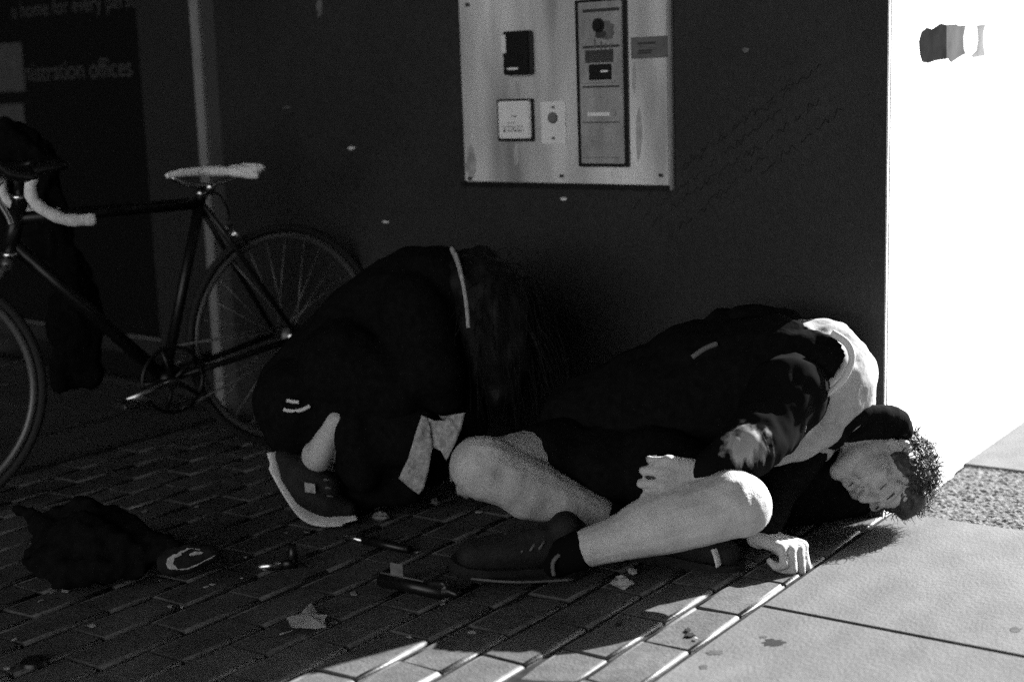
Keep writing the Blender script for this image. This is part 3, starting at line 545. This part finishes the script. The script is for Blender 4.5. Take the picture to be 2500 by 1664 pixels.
under(tubeo('sole', sp_, [((.0078 if 2 < i < 24 else .0065) * (1 - .5 * max(0, i - 26) / 6), .036 if 3 < i < 28 else .026) for i in range(len(sp_))], 'sole', None, 12, flat=UP), s3)
prl = prismo('patch', [(-.011, -.009), (.013, -.013), (.011, .009), (-.013, .013)], 0, .002, 'pale', None, Matrix.Translation(P(757, 1190, 3.332)) @ cam.matrix_world.to_3x3().to_4x4()); under(prl, s3)
for k in range(3): under(tubeo('lace', [P(790 + 4 * k, 1170 + 20 * k, 3.33), P(806 + 4 * k, 1171 + 20 * k, 3.33)], .0022, 'dk2', None, 6), s3)
# long hair hanging over the face
rg = random.Random(4); roots = []
while len(roots) < 170:
    v = Vector((rg.gauss(0, 1), rg.gauss(0, 1), rg.gauss(0, 1))).normalized()
    if v.z < -.1 and v.y > -.3: continue
    roots.append((wL(v.x * .076, -.012 + v.y * .094, .022 + v.z * .088), wR @ v * .8 + Vector((0, 0, .2))))
blob('scalp', lambda bm: [ell(bm, wL(0, -.02, .03), (.088, .104, .096), wR), chain(bm, [(P(1165, 690, 3.42), .085), (P(1215, 760, 3.40), .095), (P(1235, 850, 3.40), .075), (P(1220, 950, 3.40), .04)]), chain(bm, [(P(1170, 760, 3.42), .08), (P(1180, 900, 3.42), .06)])], 'hair2', pw, .008, 3, wr=.014, wsc=20)
strands('hair', roots, 'hair2', pw, .020, 12, .0013, (.02, -.01, -.5), .12, rg)
# pale cloth held under the crouching person
def sheet(name, polys, m, parent=None, amp=.006, sc=30, thick=.0015):
    bm = bmesh.new()
    for pts, z in polys:
        t = bmesh.new(); t.faces.new([t.verts.new((x / 1000, y / 1000, 0)) for x, y in pts]); bmesh.ops.triangulate(t, faces=t.faces[:]); bmesh.ops.subdivide_edges(t, edges=t.edges[:], cuts=5, use_grid_fill=True)
        for v in t.verts:
            x, y = v.co.x * 1000, v.co.y * 1000; q = P(x, y, z); v.co = q + ray(x, y) * (amp * noise.noise(q * sc) + amp * .5 * noise.noise(q * sc * 2.7))
        merge(bm, t)
    bmesh.ops.remove_doubles(bm, verts=bm.verts[:], dist=.0004); o = bmo(name, bm, m, parent, True); md = o.modifiers.new('thickness', 'SOLIDIFY'); md.thickness = thick; return o
ct = sheet('cloth', [([(1030, 1013), (1042, 1018), (1052, 1050), (1056, 1090), (1046, 1150), (1036, 1190), (1022, 1206), (1000, 1190), (974, 1166), (996, 1120), (1012, 1066)], 3.27),
    ([(1042, 1018), (1062, 1026), (1086, 1026), (1098, 1014), (1136, 1006), (1126, 1046), (1108, 1090), (1090, 1124), (1076, 1100), (1056, 1090), (1052, 1050)], 3.275)], 'pale', None, .009, 34)
tag(ct, 'crumpled pale cloth hanging below the crouching person', 'cloth')

# ------------------------------------------------------------------ bicycle
BX, BY, BPHI, BS = -1.718, .79, -1.33, .95
bf = Vector((-math.cos(BPHI), math.sin(BPHI), 0)); bs = Vector((math.sin(BPHI), math.cos(BPHI), 0)); lean = .02
bu = Vector((0, 0, 1)) * math.cos(lean) + bs * math.sin(lean); bs = bs * math.cos(lean) - Vector((0, 0, 1)) * math.sin(lean)
bk = empty('bicycle', 'dark road bicycle with pale saddle and pale taped drop bars by the wall', 'bicycle', (BX, BY, 0))
def B(u, v, w=0.0): return Vector((BX, BY, 0)) + (bf * u + bu * v + bs * w) * BS
RW = .335; WB_ = 1.11
def wheel(c, fdir, sdir, nsp, ph):
    w = bpy.data.objects.new('wheel', None); COL.objects.link(w); w.location = c; under(w, bk); f = Vector(fdir); s = Vector(sdir)
    def Q(a, r, z=0.0): return c + (f * math.cos(a) + bu * math.sin(a)) * r * BS + s * z * BS
    N = 72; ang = [2 * math.pi * i / N for i in range(N)]
    def sub(o): o.parent = w; o.matrix_parent_inverse = w.matrix_world.inverted() if False else Matrix.Translation(-c); return o
    bm = bmesh.new(); tube(bm, [Q(a, RW - .012) for a in ang], .0125 * BS, 8, flat=s, close=True); sub(bmo('tyre', bm, 'tyre', None, True))
    bm = bmesh.new(); tube(bm, [Q(a, RW - .034) for a in ang], [(.009 * BS, .011 * BS)] * N, 8, flat=s, close=True); sub(bmo('rim', bm, 'rim', None, True))
    sub(tubeo('hub', [Q(0, 0, -.05), Q(0, 0, -.03), Q(0, 0, .03), Q(0, 0, .05)], [.012, .020, .020, .012], 'alloy', None, 12))
    for k in range(nsp):
        a = 2 * math.pi * (k + ph) / nsp; sg = 1 if k % 2 else -1; sub(tubeo('spoke', [Q(a + .9 * (1 if k % 4 < 2 else -1), .018, .028 * sg), Q(a, RW - .04, 0)], .0016, 'spoke', None, 5))
    return w, Q
rw, QR = wheel(B(0, RW), bf, bs, 28, .3)
bb = B(.41, .27); st_t = B(.245, .757); tt_f = B(.83, .757); hd_t = B(.778, .80); hd_b = B(.82, .665)
sa = rad(-12); fd = (bf * math.cos(sa) + bs * -math.sin(sa)).normalized(); fs = (bs * math.cos(sa) + bf * math.sin(sa)).normalized()
FA = B(WB_, RW); fwh, QF = wheel(FA, fd, fs, 28, .1)
bm = bmesh.new()
tube(bm, [bb, B(.24, .80)], .0148, 10); tube(bm, [B(.25, .752), B(.79, .752)], .0165, 10); tube(bm, [bb, B(.81, .69)], .0185, 10); tube(bm, [hd_t, hd_b], .019, 12)
for w in (-1, 1):
    tube(bm, [bb + bs * w * .03, B(.20, .30, w * .05), B(0, RW, w * .062)], .009, 8); tube(bm, [B(.25, .745, w * .015), B(.16, .60, w * .036), B(0, RW, w * .062)], .0075, 8)
tube(bm, [bb - bs * .036, bb + bs * .036], .022, 12)
bmo('frame', bm, 'bike', bk, True)
bm = bmesh.new(); cr_ = B(.835, .64)
for w in (-1, 1): tube(bm, spline([cr_ + fs * w * .035, cr_.lerp(FA, .5) + fs * w * .045, FA + fs * w * .05], 4), .0105, 8)
tube(bm, [cr_ - fs * .045, cr_ + fs * .045], .014, 8); bmo('fork', bm, 'rim', bk, True)
tubeo('headset', [hd_b - bu * .012, hd_b + bu * .004], .023, 'alloy', bk, 12); tubeo('headset', [hd_t, hd_t + bu * .014], .023, 'alloy', bk, 12)
tubeo('seat_post', [B(.245, .775), B(.226, .803)], .0135, 'alloy', bk, 12); tubeo('seat_clamp', [B(.25, .770), B(.245, .785)], .019, 'alloy', bk, 12)
bm = bmesh.new(); tube(bm, [B(.226, .796, -.028), B(.226, .796, .028)], .012, 8)
for w in (-.02, .02): tube(bm, spline([B(.34, .830, w * .3), B(.28, .804, w), B(.20, .804, w), B(.12, .826, w * 1.6)], 4), .0036, 6)
bmo('saddle_rails', bm, 'alloy', bk, True)
def saddleb(bm):
    chain(bm, [(B(0.350, 0.836), .009), (B(0.305, 0.841), .0125), (B(0.235, 0.842), .014), (B(0.175, 0.839), .016)])
    for w in (-1, 1):
        chain(bm, [(B(0.215, 0.839, w * .006), .013), (B(0.145, 0.836, w * .03), .014), (B(0.095, 0.838, w * .05), .014), (B(0.075, 0.842, w * .052), .012)]); chain(bm, [(B(0.155, 0.831, w * .034), .011), (B(0.100, 0.820, w * .058), .012)])
    cap(bm, B(0.080, 0.844, -.04), .012, B(0.080, 0.844, .04), .012); cap(bm, B(0.125, 0.842, -.02), .012, B(0.125, 0.842, .02), .012)
blob('saddle', saddleb, 'saddle', bk, .006, 5)
# cranks, chain ring, pedals, chain
tubeo('crank', [bb - bs * .075, bb - bs * .08 + bf * .05 * BS - bu * .004, bb - bs * .088 + bf * .165 * BS - bu * .028], [(.012, .007), (.011, .006), (.010, .006)], 'alloy', bk, 8)
tubeo('crank', [bb + bs * .075, bb + bs * .088 - bf * .165 * BS + bu * .028], [(.012, .007), (.010, .006)], 'alloy', bk, 8)
def pedal(c):
    o = boxo('pedal', (-.045, -.035, -.008), (.045, .035, .008), 'alloy', None, Matrix(((bf.x, bs.x, bu.x, c.x), (bf.y, bs.y, bu.y, c.y), (bf.z, bs.z, bu.z, c.z), (0, 0, 0, 1))), .004); under(o, bk)
    return o
pedal(bb - bs * .13 + bf * .165 * BS - bu * .028); pedal(bb + bs * .13 - bf * .165 * BS + bu * .028)
bm = bmesh.new(); cs = [bb - bs * .048 + (bf * math.cos(a) + bu * math.sin(a)) * .088 for a in [2 * math.pi * i / 48 for i in range(48)]]; tube(bm, cs, [(.004, .006)] * 48, 6, flat=bs, close=True)
for k in range(5):
    a = 2 * math.pi * k / 5; tube(bm, [bb - bs * .05, bb - bs * .05 + (bf * math.cos(a) + bu * math.sin(a)) * .086], .006, 6)
bmo('chain_ring', bm, 'bike', bk, True)
tubeo('sprocket', [B(0, RW, -.036), B(0, RW, -.02)], [.036, .03], 'rim', bk, 20)
bm = bmesh.new(); ra = B(0, RW, -.045)
for sg, ro in ((1, .088), (-1, .088)): tube(bm, [bb - bs * .048 + bu * ro * sg, ra + bu * .036 * sg - bf * 0], .003, 6)
bmo('chain', bm, 'dk2', bk, True)
# brakes and cable
bm = bmesh.new(); rc = B(.235, .665)
rc = B(.165, .655); tube(bm, [rc - bs * .03, rc + bs * .03], .010, 8)
for w in (-1, 1): tube(bm, spline([rc + bu * .02 + bs * w * .01, rc + bs * w * .034, rc - bu * .035 - bf * .03 + bs * w * .02], 4), .0065, 8)
bmo('brake', bm, 'alloy', bk, True)
tubeo('brake_cable', spline([B(.26, .775, -.02), B(.20, .775, -.01), B(.165, .72, 0), B(.162, .68, 0)], 5), .003, 'plastic_k', bk, 6)
bm = bmesh.new(); fc = cr_ + bf * .045; tube(bm, [fc - fs * .03, fc + fs * .03], .010, 8)
for w in (-1, 1): tube(bm, spline([fc + bu * .03, fc + fs * w * .036, fc - bu * .045 + fs * w * .022], 4), .007, 8)
bmo('brake', bm, 'alloy', bk, True)
# drop bar in two taped halves, stem, levers
stm0 = hd_t + bu * .07; stm1 = P(122, 402, 3.6)
tubeo('stem', [hd_t, stm0, stm1], .014, 'bike', bk, 10)
for w in (-1, 1):
    base = stm1 + fs * w * .0; e = stm1 + fs * w * .19
    pts = spline([base, e - fs * w * .035, e + fd * .02, e + fd * .075 - bu * .012, e + fd * .085 - bu * .075, e + fd * .02 - bu * .125, e - fd * .055 - bu * .132], 6)
    tubeo('handlebar', pts[:20], .0125, 'bike', bk, 10); tubeo('bar_tape', pts[19:], [.0150 + .0012 * math.sin(q * 2.1) for q in range(len(pts) - 19)], 'tape', bk, 10)
    hd = e + fd * .085 - bu * .02
    hb = blob('brake_hood', lambda bm: chain(bm, [(hd, .019), (hd + fd * .045 + bu * .010, .018), (hd + fd * .07 + bu * .03, .014)]), 'plastic_k', bk, .005, 3)
    under(tubeo('brake_lever', spline([hd + fd * .06, hd + fd * .085 - bu * .03, hd + fd * .06 - bu * .09, hd + fd * .055 - bu * .11], 4), [(.008, .005)] * 13, 'alloy', None, 8), hb)
# black garment thrown over the handlebar
gm = blob('garment', lambda bm: [chain(bm, [(P(-40, 360, 3.80), .06), (P(30, 345, 3.80), .055), (P(90, 375, 3.80), .05), (P(128, 405, 3.8), .03)]), chain(bm, [(P(90, 400, 3.82), .06), (P(105, 480, 3.82), .05), (P(140, 600, 3.84), .05), (P(185, 700, 3.86), .05), (P(200, 800, 3.88), .055), (P(195, 900, 3.88), .055)]),
     chain(bm, [(P(0, 390, 3.82), .07), (P(40, 480, 3.82), .06), (P(110, 600, 3.84), .045)]), chain(bm, [(P(165, 740, 3.86), .05), (P(165, 920, 3.88), .05)])], 'black', None, .009, 2, wr=.022, wsc=18)
tag(gm, 'black garment draped over the handlebars of the bicycle', 'garment')

# ------------------------------------------------------------------ black bag behind the slumped person
bag = empty('bag', 'black bag with small pale emblem between the knee and the head', 'bag', G(1990, 1290))
def bagb(bm):
    chain(bm, [(P(1885, 1230, 3.25), .055), (P(1990, 1215, 3.30), .060), (P(2085, 1200, 3.31), .045)]); chain(bm, [(P(1880, 1150, 3.22), .06), (P(1960, 1145, 3.24), .06), (P(2030, 1150, 3.26), .055)])
    chain(bm, [(P(1895, 1262, 3.25), .03), (P(2000, 1250, 3.31), .03), (P(2110, 1232, 3.33), .025)])
bgb = blob('bag_body', bagb, 'black', bag, .009, 4, wr=.006, wsc=18)
em = [[(1876, 1149), (1890, 1143), (1906, 1142), (1914, 1148), (1910, 1156), (1896, 1164), (1886, 1169), (1900, 1167), (1918, 1163)]]
for st_ in em: under(tubeo('emblem', [P(x, y, 3.146) for x, y in st_], [(.0035, .0015)] * len(st_), 'pale', None, 6), bgb)

# ------------------------------------------------------------------ things lying on the pavers
def onground(px, py, rz=0.0, z=0.0):
    g = G(px, py); return Matrix.Translation((g.x, g.y, z)) @ Matrix.Rotation(rz, 4, 'Z')
def gdir(a, b):
    d = G(*b) - G(*a); return math.atan2(d.y, d.x), d.length
# heap of black clothing with a pale printed patch
hp = empty('clothing_heap', 'black clothing heap with pale printed patch on the pavers', 'clothing', G(280, 1400))
hb_ = blob('cloth', lambda bm: [chain(bm, [(P(110, 1372, 3.0), .035), (P(180, 1325, 3.04), .06), (P(290, 1322, 3.04), .052), (P(390, 1345, 3.0), .036), (P(445, 1356, 2.98), .026)]), chain(bm, [(P(140, 1268, 3.12), .026), (P(200, 1246, 3.12), .034), (P(262, 1262, 3.10), .03), (P(315, 1290, 3.06), .022)]),
     chain(bm, [(P(48, 1242, 3.16), .012), (P(80, 1256, 3.14), .018), (P(120, 1290, 3.1), .03)]), chain(bm, [(P(70, 1370, 3.0), .018), (P(140, 1422, 2.95), .016), (P(240, 1400, 2.96), .022), (P(340, 1390, 2.97), .02)]), chain(bm, [(P(200, 1300, 3.0), .045), (P(330, 1370, 2.98), .035)]), ell(bm, P(210, 1345, 3.05), (.15, .11, .035))], 'black', hp, .008, 2, wr=.016, wsc=24)
cuff = blob('cuff', lambda bm: [chain(bm, [(P(420, 1372, 2.95), .030), (P(465, 1362, 2.94), .030), (P(510, 1352, 2.94), .020), (P(528, 1350, 2.94), .010)])], 'black2', hp, .006, 4, wr=.003, wsc=40)
def hpatch(pts, z0=2.905):
    t = bmesh.new(); t.faces.new([t.verts.new(P(x, y, z0)) for x, y in pts]); bmesh.ops.triangulate(t, faces=t.faces[:]); bmesh.ops.subdivide_edges(t, edges=t.edges[:], cuts=4, use_grid_fill=True)
    b_ = bmesh.new(); merge(b_, t); o = bmo('print', b_, 'pale', None, True); sw_ = o.modifiers.new('on_cloth', 'SHRINKWRAP'); sw_.target = cuff; sw_.offset = .0015; under(o, cuff)
hpatch([(400, 1352), (414, 1344), (428, 1330), (445, 1322), (480, 1322), (492, 1332), (484, 1336), (470, 1328), (452, 1332), (446, 1342), (432, 1344), (438, 1352), (420, 1358), (418, 1378), (428, 1394), (424, 1402), (406, 1398), (396, 1376)])
hpatch([(462, 1349), (478, 1340), (496, 1340), (490, 1348), (474, 1354), (464, 1355)]); hpatch([(420, 1400), (452, 1396), (500, 1376), (540, 1360), (538, 1366), (500, 1386), (456, 1402), (428, 1404)])
# pens, lighter, tube
a, L = gdir((842, 1316), (1000, 1350)); g0 = G(842, 1318)
def lie(t, rr): return Vector((g0.x + math.cos(a) * t, g0.y + math.sin(a) * t, rr))
mk = tubeo('marker', [lie(0, .009), lie(.06, .009)], .008, 'alloy', None, 12); tag(mk, 'thick dark marker pen with silver end beside the crouching person', 'marker')
under(tubeo('barrel', [lie(.058, .010), lie(L * .6, .0105), lie(L, .010)], [.0095, .0105, .009], 'plastic_k', None, 12), mk)
a, L = gdir((630, 1398), (720, 1388)); g0 = G(632, 1396)
lt = tubeo('lighter', [lie(0, .010), lie(.052, .010)], [(.009, .006)] * 2, 'alloy', None, 12); tag(lt, 'small lighter with bright metal end and upright black cap', 'lighter')
under(tubeo('lighter_body', [lie(.051, .010), lie(.078, .011)], [(.011, .008)] * 2, 'plastic_k', None, 12), lt); g1 = lie(.062, 0)
under(tubeo('cap', [g1 + Vector((0, .012, .004)), g1 + Vector((.002, .014, .03)), g1 + Vector((.002, .014, .052))], [.012, .011, .008], 'plastic_k', None, 12), lt)
a, L = gdir((932, 1428), (1090, 1462)); g0 = G(932, 1432)
tb_ = tubeo('spray_tube', [lie(0, .016), lie(.16, .016)], .015, 'plastic_k', None, 16); tag(tb_, 'dark cylindrical tube lying by the black shoe', 'tube')
under(tubeo('rim_highlight', [lie(.0, .0300), lie(.11, .0300)], (.003), 'dk2', None, 6), tb_); g1 = lie(.042, .029)
under(boxo('paper_tag', (-.016, -.001, 0), (.016, .001, .028), 'smudge', None, Matrix.Translation(g1) @ Matrix.Rotation(a, 4, 'Z')), tb_)
under(blob('nozzle', lambda bm: [chain(bm, [(lie(.155, .016), .012), (lie(.175, .022), .010), (lie(.19, .018), .008)]), chain(bm, [(lie(.13, .030), .010), (lie(.16, .035), .010)])], 'plastic_k', None, .004, 2), tb_)
# star-shaped dry leaf
lf_pts = [(700, 1518), (735, 1506), (748, 1498), (753, 1484), (762, 1486), (772, 1505), (780, 1512), (800, 1514), (792, 1522), (796, 1542), (770, 1542), (738, 1540), (724, 1546), (714, 1548), (712, 1538)]
t = bmesh.new(); q = [G(x, y) for x, y in lf_pts]; c = sum(q, Vector()) / len(q)
top = [t.verts.new(v + Vector((0, 0, .006 + .010 * random.random()))) for v in q]; cv = t.verts.new(c + Vector((0, 0, .016)))
for i in range(len(top)): t.faces.new((top[i], top[(i + 1) % len(top)], cv))
bm = bmesh.new(); bmesh.ops.subdivide_edges(t, edges=t.edges[:], cuts=1); merge(bm, t); lf = bmo('leaf', bm, 'leaf'); m_ = lf.modifiers.new('thickness', 'SOLIDIFY'); m_.thickness = .0012; tag(lf, 'pale star-shaped dry leaf lying on the shaded pavers', 'leaf')
under(tubeo('stalk', [q[-2] + Vector((0, 0, .008)), q[-2] + Vector((-.01, -.012, .005)), q[-2] + Vector((-.014, -.02, .004))], .0012, 'leaf', None, 5), lf)
# dark round cap
bm = bmesh.new(); t = bmesh.new(); bmesh.ops.create_cone(t, cap_ends=True, segments=32, radius1=.026, radius2=.024, depth=.008); bmesh.ops.bevel(t, geom=t.edges[:], offset=.001, segments=1, affect='EDGES'); merge(bm, t, onground(85, 1622, .3, .006))
cp = bmo('cap', bm, 'plastic_k'); tag(cp, 'flat round black cap on the pavers at the lower left', 'cap')
# crumpled wrappers
def crumple(px, py, r, seed, m='paper', flat=.5):
    rg2 = random.Random(seed); t = bmesh.new(); bmesh.ops.create_icosphere(t, subdivisions=2, radius=r)
    for v in t.verts: v.co = Vector((v.co.x * rg2.uniform(.6, 1.35), v.co.y * rg2.uniform(.5, 1.1), v.co.z * flat * rg2.uniform(.4, 1.2)))
    b_ = bmesh.new(); merge(b_, t, onground(px, py, rg2.uniform(0, 3), r * flat * .8)); return bmo('wrapper', b_, m)
tag(crumple(1520, 1432, .026, 1, 'pale', .5), 'crumpled pale wrapper lying under the crossed shin', 'wrapper')
tag(crumple(930, 1270, .020, 3, 'fleck', .6), 'crumpled grey wrapper right of the white-soled shoe', 'wrapper'); tag(crumple(1062, 1232, .012, 4, 'fleck', .8), 'small pale ball of litter below the pale cloth', 'wrapper')
tag(crumple(1545, 1402, .012, 5, 'pale', .7), 'small paper ball just behind the crumpled wrapper', 'wrapper')
rg = random.Random(21)
spots = [(862, 1450, 1.5), (130, 1444, 1.2), (160, 1445, 1.2), (100, 1468, .8), (445, 1483, .9), (415, 1482, .8), (225, 1530, 1.0), (35, 1563, .8), (220, 1528, .8), (335, 1238, 1.3), (355, 1248, 1.2), (480, 1238, .9), (700, 1302, .7), (750, 1301, 1.0), (520, 1428, .8), (505, 1434, .7), (15, 1634, .9), (590, 1412, .6), (640, 1240, .8), (905, 1240, .7), (1000, 1557, .8), (600, 1362, .7), (1080, 1476, .9), (1085, 1466, .8), (1020, 1350, .6), (1170, 1252, .9), (390, 1418, .6), (1155, 1545, .8), (1700, 1560, .5)]
for i, (x, y, k) in enumerate(spots):
    b_ = bmesh.new(); n = rg.randint(4, 6); ph = rg.random() * 6
    prism(b_, [(.006 * k * rg.uniform(.6, 1.5) * math.cos(ph + 6.28 * j / n) * 1.5, .006 * k * rg.uniform(.5, 1.1) * math.sin(ph + 6.28 * j / n)) for j in range(n)], 0, .0012, onground(x, y, rg.uniform(0, 3), .002) @ Matrix.Rotation(rg.uniform(.05, .25), 4, 'X'))
    o = bmo('paper_scrap', b_, 'paper'); tag(o, 'tiny pale scrap of litter on the brick pavers', 'litter', 'scraps of litter on the pavers')
# dark gum stains on the concrete and pavers
def stain(px, py, w, h, seed, m='dark_mark', zt=-.0015):
    rg2 = random.Random(seed); b_ = bmesh.new(); n = 22
    pts = [G(px + w * rg2.uniform(.45, 1) * math.cos(6.283 * j / n), py + h * rg2.uniform(.5, 1) * math.sin(6.283 * j / n)) for j in range(n)]
    prism(b_, [(p.x, p.y) for p in pts], zt - .001, zt + .0006, None); o = bmo('gum_stain', b_, m); o.parent = path; return o
for k, (x, y, w, h) in enumerate(((1890, 1566, 34, 11), (1745, 1590, 26, 9), (1862, 1552, 12, 4), (2480, 1535, 18, 8), (1718, 1625, 14, 7))): stain(x, y, w, h, k, 'dark_mark' if k == 0 else mat('faint_stain', .06, .9, .1, .3, 60))
for k, (x, y, w, h) in enumerate(((1680, 1538, 9, 6), (1684, 1550, 16, 6), (1510, 1524, 10, 5))):
    o = stain(x, y, w, h, 10 + k, 'dark_mark', .0015); o.parent = fore
